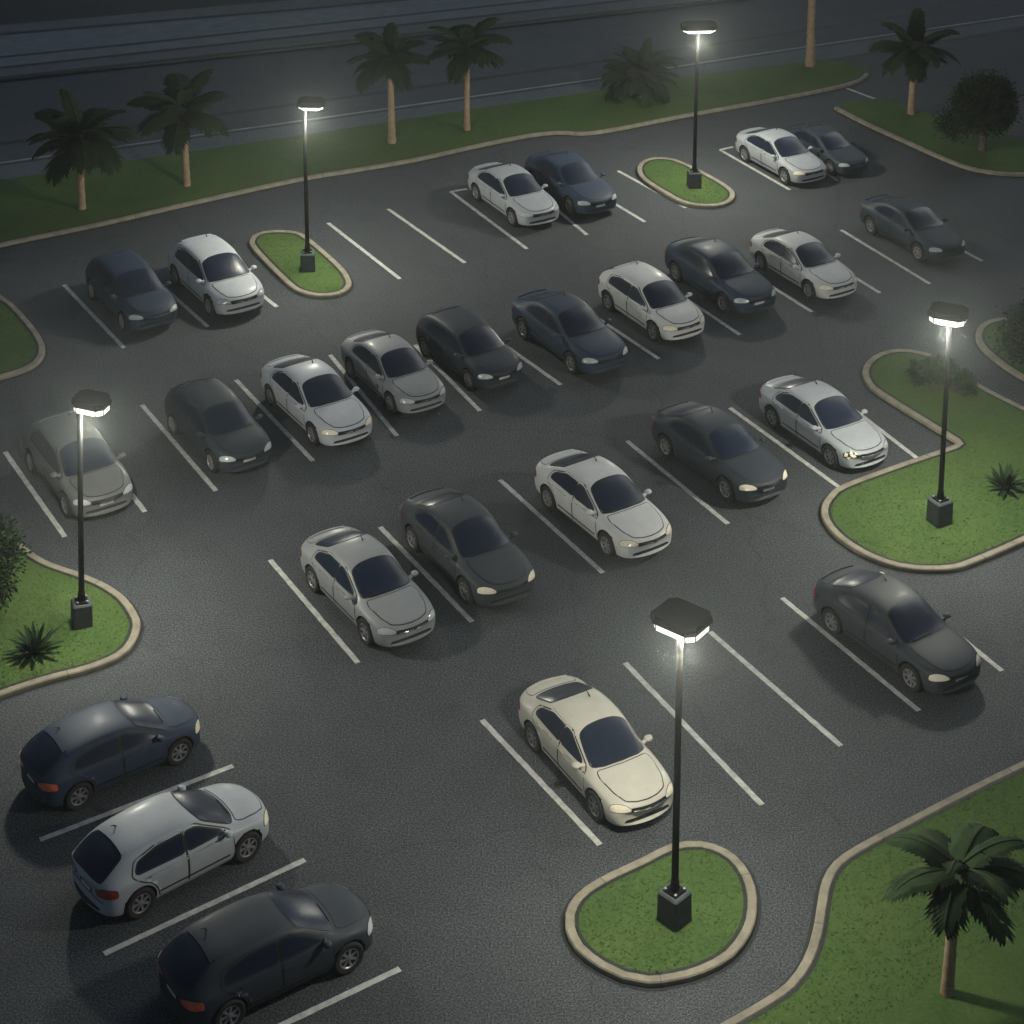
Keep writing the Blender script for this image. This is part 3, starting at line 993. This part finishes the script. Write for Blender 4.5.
#CARS_BEGIN
# kind, x, y, heading, scale, height factor, paint, headlight, taillight, plate, chrome bar, label
CARS = [
    ('hatchback', -11.961, 60.997, -57.868, 0.991, 0.997, 'navy', 'headlight_pale', 'taillight', False, True, 'dark navy hatchback at the left end of the back row, beside a pale silver hatchback', 'back'),
    ('hatchback', -9.446, 62.078, -57.688, 1.022, 1.004, 'pale silver', 'headlight_pale', 'taillight', False, False, 'pale silver hatchback between a navy hatchback and the small oval grass island', 'back'),
    ('sedan', 0.042, 68.962, -60.19, 0.958, 1.001, 'silver', 'headlight_pale', 'taillight', False, False, 'silver sedan in the back row, left of a navy sedan and beside empty stalls', 'back'),
    ('sedan', 2.074, 69.983, -61.296, 0.976, 1.003, 'navy', 'headlight_pale', 'taillight', True, False, 'navy back row sedan with white front plate, between silver sedan and lamp island', 'back'),
    ('sedan', 9.898, 72.685, -60.497, 0.916, 0.996, 'silver', 'headlight', 'taillight', False, False, 'silver back row sedan right of the lamp island, partly hiding a dark sedan', 'back'),
    ('sedan', 11.66, 73.44, -59.616, 0.846, 0.985, 'blue black', 'headlight_pale', 'taillight', False, True, 'small dark sedan half hidden behind a silver sedan, right end of the back row', 'back'),
    ('hatchback', -11.516, 50.41, -57.698, 1.012, 0.99, 'grey', 'headlight_pale', 'taillight', True, False, 'grey hatchback behind the tall lamp pole of the left lawn', 'middle'),
    ('hatchback', -8.094, 52.544, -56.659, 0.966, 0.981, 'black', 'headlight_pale', 'taillight', True, False, 'black hatchback with white front plate, between the grey hatchback and a pale silver sedan', 'middle'),
    ('sedan', -5.531, 54.071, -57.339, 0.969, 0.992, 'pale silver', 'headlight', 'taillight', False, False, 'pale silver sedan in the long row between a black hatchback and a pewter grey sedan', 'middle'),
    ('sedan', -3.453, 55.809, -58.362, 0.924, 0.991, 'pewter', 'headlight_pale', 'taillight', False, False, 'pewter grey sedan in the long row between a pale silver sedan and a black hatchback', 'middle'),
    ('hatchback', -1.276, 57.176, -56.628, 0.953, 0.972, 'black', 'headlight_pale', 'taillight', True, False, 'black hatchback with white front plate, between the pewter grey sedan and a navy sedan', 'middle'),
    ('sedan', 1.727, 58.299, -58.069, 1.001, 0.996, 'navy', 'headlight_pale', 'taillight', False, False, 'navy sedan in the long row between a black hatchback and the white hatchback', 'middle'),
    ('hatchback', 4.331, 60.275, -58.808, 0.966, 0.983, 'white', 'headlight', 'taillight', False, False, 'white hatchback with cream headlights, parked between two navy sedans', 'middle'),
    ('sedan', 6.656, 62.292, -60.329, 0.992, 1.004, 'navy', 'headlight_pale', 'taillight', True, False, 'navy sedan with white front plate, parked between the white hatchback and a white sedan', 'middle'),
    ('sedan', 9.448, 63.207, -59.501, 0.931, 0.996, 'white', 'headlight', 'taillight', False, True, 'white sedan right of a navy sedan in the long row, next to an empty stall', 'middle'),
    ('sedan', 13.51, 66.072, -61.253, 0.939, 1.004, 'blue black', 'headlight_pale', 'taillight', False, False, 'dark sedan alone at the right end of the long row, past an empty stall', 'middle'),
    ('sedan', -3.474, 44.885, -56.595, 0.968, 0.995, 'pewter', 'headlight_pale', 'taillight', False, True, 'dull pewter grey sedan at the left end of the third row, beside a charcoal sedan', 'third'),
    ('sedan', -1.118, 46.581, -59.01, 0.999, 0.996, 'charcoal', 'headlight', 'taillight', False, False, 'charcoal sedan with cream headlights, between a pewter grey sedan and the off white sedan', 'third'),
    ('sedan', 2.32, 48.577, -57.193, 0.982, 0.993, 'white', 'headlight', 'taillight', False, False, 'off white sedan with red tail lamp in the third row, between charcoal and black sedans', 'third'),
    ('sedan', 5.562, 51.225, -57.453, 0.985, 0.985, 'black', 'headlight', 'taillight', True, False, 'black sedan with a white front plate, left of the silver sedan with the broken headlight', 'third'),
    ('sedan', 8.596, 52.851, -59.175, 0.947, 0.996, 'silver', 'headlight_pale', 'taillight', False, True, 'silver sedan with a smashed right headlight, beside the kerb of the large lawn', 'third'),
    ('sedan', 1.75, 38.833, -60.386, 0.954, 0.997, 'cream', 'headlight', 'taillight', False, True, 'cream sedan beside the nearest lamp pole, in front of the round grass island', 'front'),
    ('sedan', 8.889, 43.15, -55.97, 0.974, 0.987, 'charcoal', 'headlight', 'taillight', True, False, 'charcoal sedan with red tail lamps alone in its stall, right of the nearest lamp', 'front'),
    ('hatchback', -8.485, 38.932, 37.253, 0.91, 0.998, 'navy', 'headlight', 'taillight_orange', False, False, 'navy hatchback with orange tail lamps seen from behind, next to the left lawn', 'rear'),
    ('hatchback', -6.724, 35.912, 39.87, 0.947, 1.004, 'silver', 'headlight', 'taillight', False, False, 'silver hatchback seen from behind, parked between a navy and a black hatchback', 'rear'),
    ('hatchback', -4.515, 33.07, 34.375, 0.96, 0.994, 'black', 'headlight_pale', 'taillight_orange', False, False, 'black hatchback with orange tail lamps seen from behind, nearest car to the camera', 'rear'),
]
GROUPS = {'back': 'cars parked in the back row', 'middle': 'cars parked in the long middle row', 'third': 'cars parked in the third row',
          'front': 'cars parked in the front row', 'rear': 'cars parked facing away at the lower left'}
built = {}
for kind, x, y, head, sc, hz, pc, hl, tl, plate, chrome, label, grp in CARS:
    key = (kind, pc, hl, tl, plate, chrome)
    broken = 'smashed' in label
    if key in built and not broken:
        src = built[key]

        def rec(o, par):
            c = o.copy()
            COL.objects.link(c)
            if par is not None: c.parent = par
            for ch in o.children: rec(ch, c)
            return c
        root = rec(src, None)
    else:
        root = build_car(kind, PAINT[pc], M[hl], M[tl], plate, chrome)
        if not broken: built[key] = root
    root.location = (x, y, 0)
    root.rotation_euler = (0, 0, R(head))
    root.scale = (sc, sc, sc * hz)
    tag(root, label, 'car', GROUPS[grp])
    if broken:
        # smashed lamp on the car's right side: dark hole with pale shards
        bvh = SPEC[kind]['bvh']
        sp = SPEC[kind]
        s = -1
        hl_o = [c for c in root.children if c.name.startswith('headlight')][0]
        hl_o.data.materials[0] = M['trim']
        hl_o['label'] = 'smashed headlight with pale shards hanging loose'
        c0 = Vector((sp['hl'][0], s * sp['hl'][1], sp['hl'][2]))
        d = Vector((.72, s * .42, .55)).normalized()
        u = Vector((0, 0, 1)).cross(d).normalized() * s
        v = d.cross(u) * s
        for shard in ([(.20, -.03), (.16, .07), (.09, .02), (.12, -.05)], [(.06, .03), (.0, .13), (-.05, .03), (.01, -.02)], [(-.03, -.07), (.05, -.02), (-.02, .01), (-.10, -.01), (-.13, -.06)],
                      [(-.10, .0), (-.08, .07), (-.21, -.01)], [(.09, -.12), (.02, -.06), (.13, -.07)]):
            patch(bvh, [Vector(p) for p in shard], (c0, u, v, d), .026, M['headlight'], 'shard', hl_o, .08)

# ------------------------------------------------------------------ street lamps
def height_at(base, ytop):
    """height of the point above base that the photo shows at row ytop"""
    lo, hi = 0.0, 25.0
    for _ in range(50):
        z = (lo + hi) / 2
        Y, Z = base.y, z - CAM_H
        dd = Y * math.cos(CAM_P) - Z * math.sin(CAM_P)
        vv = (Y * math.sin(CAM_P) + Z * math.cos(CAM_P)) / dd
        if CAM_PY - CAM_F * vv > ytop: lo = z
        else: hi = z
    return lo


LAMP_W = 2000.0


def oct_ring(a, b, c, z):
    """octagonal ring of half length a, half width b, cut corners c"""
    return [(a - c, -b, z), (a, -b + c, z), (a, b - c, z), (a - c, b, z), (-a + c, b, z), (-a, b - c, z), (-a, -b + c, z), (-a + c, -b, z)]


def street_lamp(bx, by, ytop, head_off, yaw, hl, hw, hh, pl, pyaw, label, watt, lh=.15):
    base = G(bx, by)
    base.z = 0.10
    root = empty('street_lamp', base)
    tag(root, label, 'street lamp', 'street lamps on the grass islands')
    H = height_at(base, ytop) - 0.10
    p = MB()
    p.box((0, 0, pl * .62), (pl, pl, pl * 1.3), R(pyaw), .97, .03)
    pb = p.build('plinth', M['plinth'], root)
    cp = MB()
    cp.box((0, 0, pl * 1.29), (pl * .62, pl * .62, .05), R(pyaw))
    cp.build('base_plate', M['black_metal'], pb)
    for k in range(4):
        a = R(pyaw + 45 + 90 * k)
        b = MB()
        b.lathe([(.001, 0), (.03, 0), (.03, .05), (.001, .06)], 'z', 8, 0, (math.cos(a) * pl * .36, math.sin(a) * pl * .36, pl * 1.31))
        b.build('anchor_bolt', M['bolt'], pb, fix=True)
    m = MB()
    m.tube([(0, 0, pl * 1.25), (0, 0, pl * 1.25 + .25), (0, 0, pl * 1.25 + .26), (0, 0, H)], [.088, .084, .070, .060], 14)
    pole = m.build('pole', M['black_metal'], root, smooth=40, fix=True)
    hd = MB()
    rings = [oct_ring(hl, hw, .14, 0), oct_ring(hl, hw, .14, hh * .55), oct_ring(hl * .97, hw * .96, .14, hh * .85), oct_ring(hl * .92, hw * .90, .13, hh)]
    vs = [q for r in rings for q in r]
    fs = []
    for i in range(3):
        for k in range(8):
            fs.append((i * 8 + k, i * 8 + (k + 1) % 8, (i + 1) * 8 + (k + 1) % 8, (i + 1) * 8 + k))
    fs += [tuple(range(7, -1, -1)), tuple(range(24, 32))]
    hd.add(vs, fs)
    head = hd.build('lamp_head', M['black_metal'], root, fix=True)
    cs, sn = math.cos(R(yaw)), math.sin(R(yaw))
    off = Vector((head_off[0], head_off[1], 0))
    head.location = (off.x, off.y, H + .10)
    head.rotation_euler = (0, 0, R(yaw))
    gl = MB()
    rr = [oct_ring(hl * .93, hw * .90, .15, -.001), oct_ring(hl * .91, hw * .87, .13, -lh), oct_ring(hl * .75, hw * .66, .11, -lh - .04)]
    vs = [q for r in rr for q in r]
    fs = []
    for i in range(2):
        for k in range(8):
            fs.append((i * 8 + k, i * 8 + (k + 1) % 8, (i + 1) * 8 + (k + 1) % 8, (i + 1) * 8 + k))
    fs += [tuple(range(16, 24))]
    gl.add(vs, fs)
    gl.build('lens', M['lens'], head, fix=True)
    # thin black bars between the lens panes
    for k in range(8):
        a, b = Vector(rr[0][k]), Vector(rr[1][k])
        t = MB()
        t.tube([a * 1.004, b * 1.004], [.012, .012], 6)
        t.build('lens_bar', M['black_metal'], head)
    arm = MB()
    arm.tube([(0, 0, H - .25), (0, 0, H + .10)], [.075, .075], 10)
    if off.length > .1:
        arm.tube([(0, 0, H + .17), (off.x, off.y, H + .17)], [.05, .05], 8)
    arm.build('bracket', M['black_metal'], root, smooth=40)
    ld = bpy.data.lights.new('lamp_light', 'POINT')
    ld.energy = watt
    ld.color = (1.0, 0.98, 0.83)
    ld.shadow_soft_size = 0.28
    lo = bpy.data.objects.new('lamp_light', ld)
    COL.objects.link(lo)
    lo.parent = root
    lo.location = (off.x, off.y, H - .48)
    return root


street_lamp(674, 924, 625, (0.02, 0, 0), -38, .50, .42, .15, .50, 45, 'near street lamp on the round grass island, its pole in front of the cream sedan', LAMP_W)
street_lamp(939, 525, 318, (-.05, 0, 0), -22, .48, .36, .16, .50, 30, 'street lamp on the large right lawn, beside a shrub and an agave', LAMP_W)
left_lamp = street_lamp(82, 627, 408, (.27, .05, 0), -18, .42, .32, .18, .46, 20, 'street lamp on the left lawn, its pole in front of the grey hatchback', LAMP_W * .8)
street_lamp(308, 272, 108, (.24, 0, 0), -4, .44, .28, .20, .48, 5, 'street lamp on the oval grass island beside the pale silver hatchback', LAMP_W * .8, .07)
street_lamp(694, 189, 31, (.05, 0, 0), 4, .64, .30, .20, .46, 8, 'tallest far street lamp on the oval island in the back row, near the low palm', LAMP_W, .07)

left_lamp.rotation_euler = (0, R(2.2), 0)      # the post leans a little out of plumb

# ------------------------------------------------------------------ palms
def frond_into(m, o, az, el, L, W, droop, rng):
    """a drooping feather frond: midrib and two rows of broad overlapping leaflets"""
    n = 15
    d = Vector((math.cos(az), math.sin(az), 0))
    side = Vector((-d.y, d.x, 0))
    pts = []
    p = Vector(o)
    ang = el
    step = L / n
    tw = rng.uniform(-.25, .25)
    for i in range(n + 1):
        pts.append(p.copy())
        p = p + (d * math.cos(ang) + Vector((0, 0, math.sin(ang)))) * step
        ang -= droop / n * (0.35 + 1.3 * i / n)
    m.tube(pts, [.030 * (1 - .8 * i / n) + .004 for i in range(n + 1)], 5, mi=0)
    for i in range(1, n + 1):
        t = i / n
        prof = (math.sin(math.pi * min(1, .14 + .80 * t) ** .85)) ** .6
        ll = W * max(.30, prof) * rng.uniform(.85, 1.12)
        fw = (pts[i] - pts[i - 1]).normalized()
        up = side.cross(fw).normalized()
        if up.z < 0: up = -up
        for s in (-1, 1):
            if rng.random() < .04: continue
            sd = (side * s + up * (-.18 + tw * s)).normalized()
            dirv = (sd * .90 + fw * (.35 + .5 * t)).normalized()
            a = pts[i - 1].lerp(pts[i], .1)
            b = pts[i].lerp(pts[min(i + 1, n)], .25)
            tip = (a + b) / 2 + dirv * ll + Vector((0, 0, -ll * .16)) + fw * .05
            q = (a + b) / 2 + dirv * ll * .6 + Vector((0, 0, -ll * .03))
            w2 = fw * (step * 1.3)
            m.add([a, b, q + w2, tip + w2 * .15, q - w2], [(0, 1, 2, 4), (4, 2, 3)], 0)


def palm(bx, by, cy, spread, trunk_w, label, nf=15, mat='frond', lean=0.0, seed=1, cx=None, low=False, wide=.44, up=64, down=16):
    rng = random.Random(seed)
    base = G(bx, by)
    base.z = .09
    H = height_at(base, cy) - .09
    ppm = CAM_F / (base.y * math.cos(CAM_P) + (CAM_H - 2) * math.sin(CAM_P))
    L = spread / ppm
    root = empty('palm_tree', base)
    tag(root, label, 'palm tree', 'palm trees on the lawns')
    dx = 0 if cx is None else (cx - bx) / ppm
    r = trunk_w / ppm / 2
    t = MB()
    pts, rad = [], []
    k = max(8, int(H / .16))
    for i in range(k + 1):
        f = i / k
        pts.append((dx * f ** 1.5, 0, H * f - (.02 if i == 0 else 0)))
        rad.append(r * (1.0 - .38 * f if f > .05 else 1.12) * (1.04 if i % 2 else .96))
    t.tube(pts, rad, 14)
    t.build('trunk', M['trunk'], root, smooth=50)
    c = MB()
    top = Vector((dx, 0, H))
    for i in range(nf):
        f = i / (nf - 1)
        az = i * 2.399963 + rng.uniform(-.25, .25) + seed
        el = R(up - (up + down) * f ** .85) + rng.uniform(-.1, .1)
        Lf = L * rng.uniform(.92, 1.15) * (1.0 if f > .2 else .92)
        frond_into(c, top + Vector((math.cos(az) * r * .6, math.sin(az) * r * .6, .1 - .25 * f)), az, el, Lf * 1.04, L * wide * (.62 + .38 * min(1, f * 3)), R(52) + rng.uniform(-.1, .4), rng)
    # leaf bases gathered round the heart of the crown
    c.lathe([(.001, -.34), (r * .95, -.28), (r * 1.15, -.1), (r * .7, .1), (.001, .2)], 'z', 12, 0, tuple(top))
    c.build('crown', M[mat], root)
    return root


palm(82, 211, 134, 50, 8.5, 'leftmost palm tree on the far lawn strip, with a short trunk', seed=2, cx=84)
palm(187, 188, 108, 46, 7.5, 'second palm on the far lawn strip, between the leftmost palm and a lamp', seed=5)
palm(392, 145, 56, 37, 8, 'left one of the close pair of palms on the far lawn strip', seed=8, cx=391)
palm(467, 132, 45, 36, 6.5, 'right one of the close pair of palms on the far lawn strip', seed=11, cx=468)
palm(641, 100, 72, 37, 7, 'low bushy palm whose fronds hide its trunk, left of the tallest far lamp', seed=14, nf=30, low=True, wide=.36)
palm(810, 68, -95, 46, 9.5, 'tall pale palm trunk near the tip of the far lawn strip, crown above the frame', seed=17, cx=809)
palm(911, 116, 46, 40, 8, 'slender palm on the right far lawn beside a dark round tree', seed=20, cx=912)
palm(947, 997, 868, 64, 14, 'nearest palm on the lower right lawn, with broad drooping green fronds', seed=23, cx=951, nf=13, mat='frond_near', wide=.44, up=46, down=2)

# ------------------------------------------------------------------ trees, shrubs, agaves
def clump_tree(bx, by, blobs, label, cat, name, trunk_h, trunk_r, leaf, mat, nclump, nleaf, seed, group=None):
    """blobs: (dx, dy, z, rx, ry, rz) in metres round the base"""
    rng = random.Random(seed)
    base = G(bx, by)
    base.z = .09
    root = empty(name, base)
    tag(root, label, cat, group)
    t = MB()
    top = Vector((blobs[0][0], blobs[0][1], blobs[0][2]))
    t.tube([(0, 0, -.03), (0.02, 0, trunk_h * .5), top * .75, top], [trunk_r * 1.3, trunk_r, trunk_r * .7, trunk_r * .3], 10)
    for k in range(6):
        b = rng.choice(blobs)
        a = rng.uniform(0, 6.28)
        e = Vector((b[0] + math.cos(a) * b[3] * .6, b[1] + math.sin(a) * b[4] * .6, b[2] + rng.uniform(-.3, .5) * b[5]))
        s0 = Vector((0, 0, trunk_h * rng.uniform(.6, 1.1)))
        t.tube([s0, s0.lerp(e, .5) + Vector((0, 0, .08)), e], [trunk_r * .5, trunk_r * .3, .01], 6)
    t.build('trunk', M['bark'], root, smooth=60)
    c = MB()
    tot = sum(b[3] * b[4] * b[5] for b in blobs)
    for b in blobs:
        k = max(4, int(nclump * b[3] * b[4] * b[5] / tot))
        for i in range(k):
            # clump centres towards the skin of the blob
            while True:
                p = Vector((rng.uniform(-1, 1), rng.uniform(-1, 1), rng.uniform(-1, 1)))
                if .25 < p.length < 1: break
            p = p.normalized() * (p.length ** .45) * rng.uniform(.86, 1.06)
            cc = Vector((b[0] + p.x * b[3], b[1] + p.y * b[4], b[2] + p.z * b[5]))
            cr = leaf * rng.uniform(1.6, 2.8)
            for j in range(nleaf):
                q = Vector((rng.gauss(0, 1), rng.gauss(0, 1), rng.gauss(0, 1))) * cr * .55
                o = cc + q
                if o.z < .02: continue
                dr = (q.normalized() * .7 + p * .7 + Vector((rng.uniform(-.6, .6), rng.uniform(-.6, .6), rng.uniform(-.4, .5)))).normalized()
                w = dr.cross(Vector((rng.uniform(-1, 1), rng.uniform(-1, 1), rng.uniform(-1, 1)))).normalized()
                l = leaf * rng.uniform(.7, 1.35)
                c.add([o, o + dr * l * .5 + w * l * .28, o + dr * l, o + dr * l * .5 - w * l * .28], [(0, 1, 2, 3)])
    c.build('crown', M[mat], root)
    return root


clump_tree(982, 152, [(0, 0, 1.78, 1.06, 1.03, .95), (-1.05, .3, .90, .50, .5, .50), (.15, 0, 2.0, .80, .8, .72)], 'dark round tree with a short trunk on the right far lawn', 'tree', 'broadleaf_tree',
           .7, .14, .12, 'leaf', 460, 30, 31)
clump_tree(-16, 612, [(0, 0, 1.25, .92, .9, 1.05), (-.3, .2, 1.7, .7, .7, .7)], 'dark leafy tree cut by the left edge of the picture, on the left lawn', 'tree', 'broadleaf_tree', .5, .10, .12, 'leaf', 240, 24, 37)
clump_tree(1030, 362, [(0, 0, .75, .82, .8, .74), (.35, .2, 1.0, .7, .7, .6)], 'dark dense bush on the small grass island at the right edge', 'bush', 'bush', .3, .08, .12, 'leaf', 200, 24, 41)


def blade_into(m, o, d, L, w, droop, rng, seg=5):
    side = Vector((-d.y, d.x, 0))
    if side.length < .05: side = Vector((1, 0, 0))
    side.normalize()
    p = Vector(o)
    cur = d.normalized()
    vs = []
    for i in range(seg + 1):
        f = i / seg
        ww = w * (math.sin(math.pi * (.18 + .82 * f)) ** .8 if f < 1 else 0.02) * .5 + .002
        up = side.cross(cur).normalized()
        if up.z < 0: up = -up
        vs += [p - side * ww + up * ww * .35, p - up * .004, p + side * ww + up * ww * .35]
        p = p + cur * (L / seg)
        cur = (cur + Vector((0, 0, -droop / seg))).normalized()
    fs = []
    for i in range(seg):
        a = i * 3
        fs += [(a, a + 1, a + 4, a + 3), (a + 1, a + 2, a + 5, a + 4)]
    m.add(vs, fs)


def agave(bx, by, r, label, seed, n=30):
    rng = random.Random(seed)
    base = G(bx, by)
    base.z = .095
    root = empty('agave', base)
    tag(root, label, 'plant', 'agave plants on the lawns')
    m = MB()
    for i in range(n):
        az = i * 2.399963
        el = R(80 - 68 * (i / n) ** .8)
        d = Vector((math.cos(az) * math.cos(el), math.sin(az) * math.cos(el), math.sin(el)))
        blade_into(m, (math.cos(az) * .04, math.sin(az) * .04, .0), d, r * rng.uniform(.9, 1.15), r * .20, .25, rng)
    m.build('leaves', M['agave'], root, smooth=40)
    m = MB()
    m.lathe([(.001, .12), (.05, .10), (.07, 0.04), (.06, -.02)], 'z', 10)
    m.build('stem', M['bark'], root, smooth=40)
    return root


agave(35, 657, .62, 'spiky agave on the left lawn beside the lamp plinth', 51)
agave(1005, 492, .62, 'spiky agave on the large right lawn near the picture edge', 53)

# long low shrub of pointed leaves behind the right lamp
rng = random.Random(61)
b0 = G(942, 390); b0.z = .095
shrub = empty('shrub', b0)
tag(shrub, 'long low shrub of pointed leaves on the large right lawn behind the lamp pole', 'shrub')
m = MB()
st = MB()
for k in range(120):
    f = rng.uniform(-1, 1)
    cx, cy = f * .74 + .02, -f * .34 + rng.uniform(-.36, .36)
    ch = .66 * (1 - f * f * .55) * rng.uniform(.7, 1.1)
    st.tube([(cx * .8, cy * .8, -.03), (cx, cy, ch)], [.018, .008], 5)
    for i in range(22):
        az = rng.uniform(0, 6.28)
        el = R(rng.uniform(-15, 80))
        d = Vector((math.cos(az) * math.cos(el), math.sin(az) * math.cos(el), math.sin(el)))
        blade_into(m, (cx, cy, ch * rng.uniform(.5, 1)), d, rng.uniform(.18, .34), .10, .3, rng, 3)
m.build('foliage', M['shrub'], shrub)
st.build('stems', M['bark'], shrub)

# ------------------------------------------------------------------ grass blades on the lawns
def inside(P, x, y):
    c = False
    j = len(P) - 1
    for i in range(len(P)):
        if (P[i][1] > y) != (P[j][1] > y) and x < (P[j][0] - P[i][0]) * (y - P[i][1]) / (P[j][1] - P[i][1]) + P[i][0]:
            c = not c
        j = i
    return c


rng = random.Random(77)
vs, fs = [], []
for P in LAWNS:
    P = P[::2] if len(P) > 60 else P
    x0, x1 = max(min(p[0] for p in P), -24), min(max(p[0] for p in P), 24)
    y0, y1 = max(min(p[1] for p in P), 28), min(max(p[1] for p in P), 84)
    cnt = int((x1 - x0) * (y1 - y0) * 260 * min(1.0, (46 / ((y0 + y1) / 2)) ** 2))
    cnt = min(cnt, 60000)
    for _ in range(cnt):
        x, y = rng.uniform(x0, x1), rng.uniform(y0, y1)
        if not inside(P, x, y): continue
        h = rng.uniform(.012, .04)
        a = rng.uniform(0, 6.28)
        w = rng.uniform(.012, .022)
        lx, ly = rng.uniform(-.075, .075), rng.uniform(-.075, .075)
        n = len(vs)
        vs += [(x - w * math.cos(a), y - w * math.sin(a), .098), (x + w * math.cos(a), y + w * math.sin(a), .098), (x + lx, y + ly, .10 + h)]
        fs.append((n, n + 1, n + 2))
me = bpy.data.meshes.new('grass')
me.from_pydata(vs, [], fs)
me.materials.append(M['grass'])
go = link('grass', me)
tag(go, 'short mown grass blades on the lawns', 'grass', kind='stuff')

# ------------------------------------------------------------------ night haze
HAZE = 0.0006
hm = bpy.data.materials.new('haze')
hm.use_nodes = True
nt = hm.node_tree
nt.nodes.remove(nt.nodes['Principled BSDF'])
pv = nt.nodes.new('ShaderNodeVolumePrincipled')
pv.inputs['Color'].default_value = (0.84, 0.92, 0.90, 1)
pv.inputs['Density'].default_value = HAZE
pv.inputs['Anisotropy'].default_value = 0.82
nt.links.new(pv.outputs['Volume'], nt.nodes['Material Output'].inputs['Volume'])
if HAZE > 0:
    hz = MB()
    hz.box((0, 150, 16), (540, 560, 34.0))
    ho = hz.build('haze', hm, fix=True)
    tag(ho, 'thin night haze over the parking lot', 'haze', kind='stuff')

# ------------------------------------------------------------------ light
w = bpy.data.worlds.new('World')
scene.world = w
w.use_nodes = True
nt = w.node_tree
sky = nt.nodes.new('ShaderNodeTexSky')
sky.sky_type = 'NISHITA'
sky.sun_disc = False
SUN_EL, SUN_AZ = 38.0, 35.0
sky.sun_elevation = R(SUN_EL)
sky.sun_rotation = R(SUN_AZ)
bg = nt.nodes['Background']
bg.inputs['Strength'].default_value = 0.036
nt.links.new(sky.outputs['Color'], bg.inputs['Color'])
sl = bpy.data.lights.new('moon', 'SUN')
sl.energy = 0.28
sl.angle = R(25)
sl.color = (0.90, 0.98, 1.0)
so = bpy.data.objects.new('moon', sl)
COL.objects.link(so)
# towards the light: azimuth measured like the sky's sun_rotation, clockwise from +Y
dv = Vector((math.sin(R(SUN_AZ)) * math.cos(R(SUN_EL)), math.cos(R(SUN_AZ)) * math.cos(R(SUN_EL)), math.sin(R(SUN_EL))))
so.rotation_euler = (-dv).to_track_quat('-Z', 'Y').to_euler()
so.location = (0, 60, 40)

scene.view_settings.view_transform = 'Standard'
scene.view_settings.look = 'None'
scene.view_settings.gamma = 1
scene.view_settings.exposure = 0.0
scene.cycles.use_denoising = True
scene.cycles.max_bounces = 6
scene.cycles.volume_bounces = 0
scene.cycles.transparent_max_bounces = 6
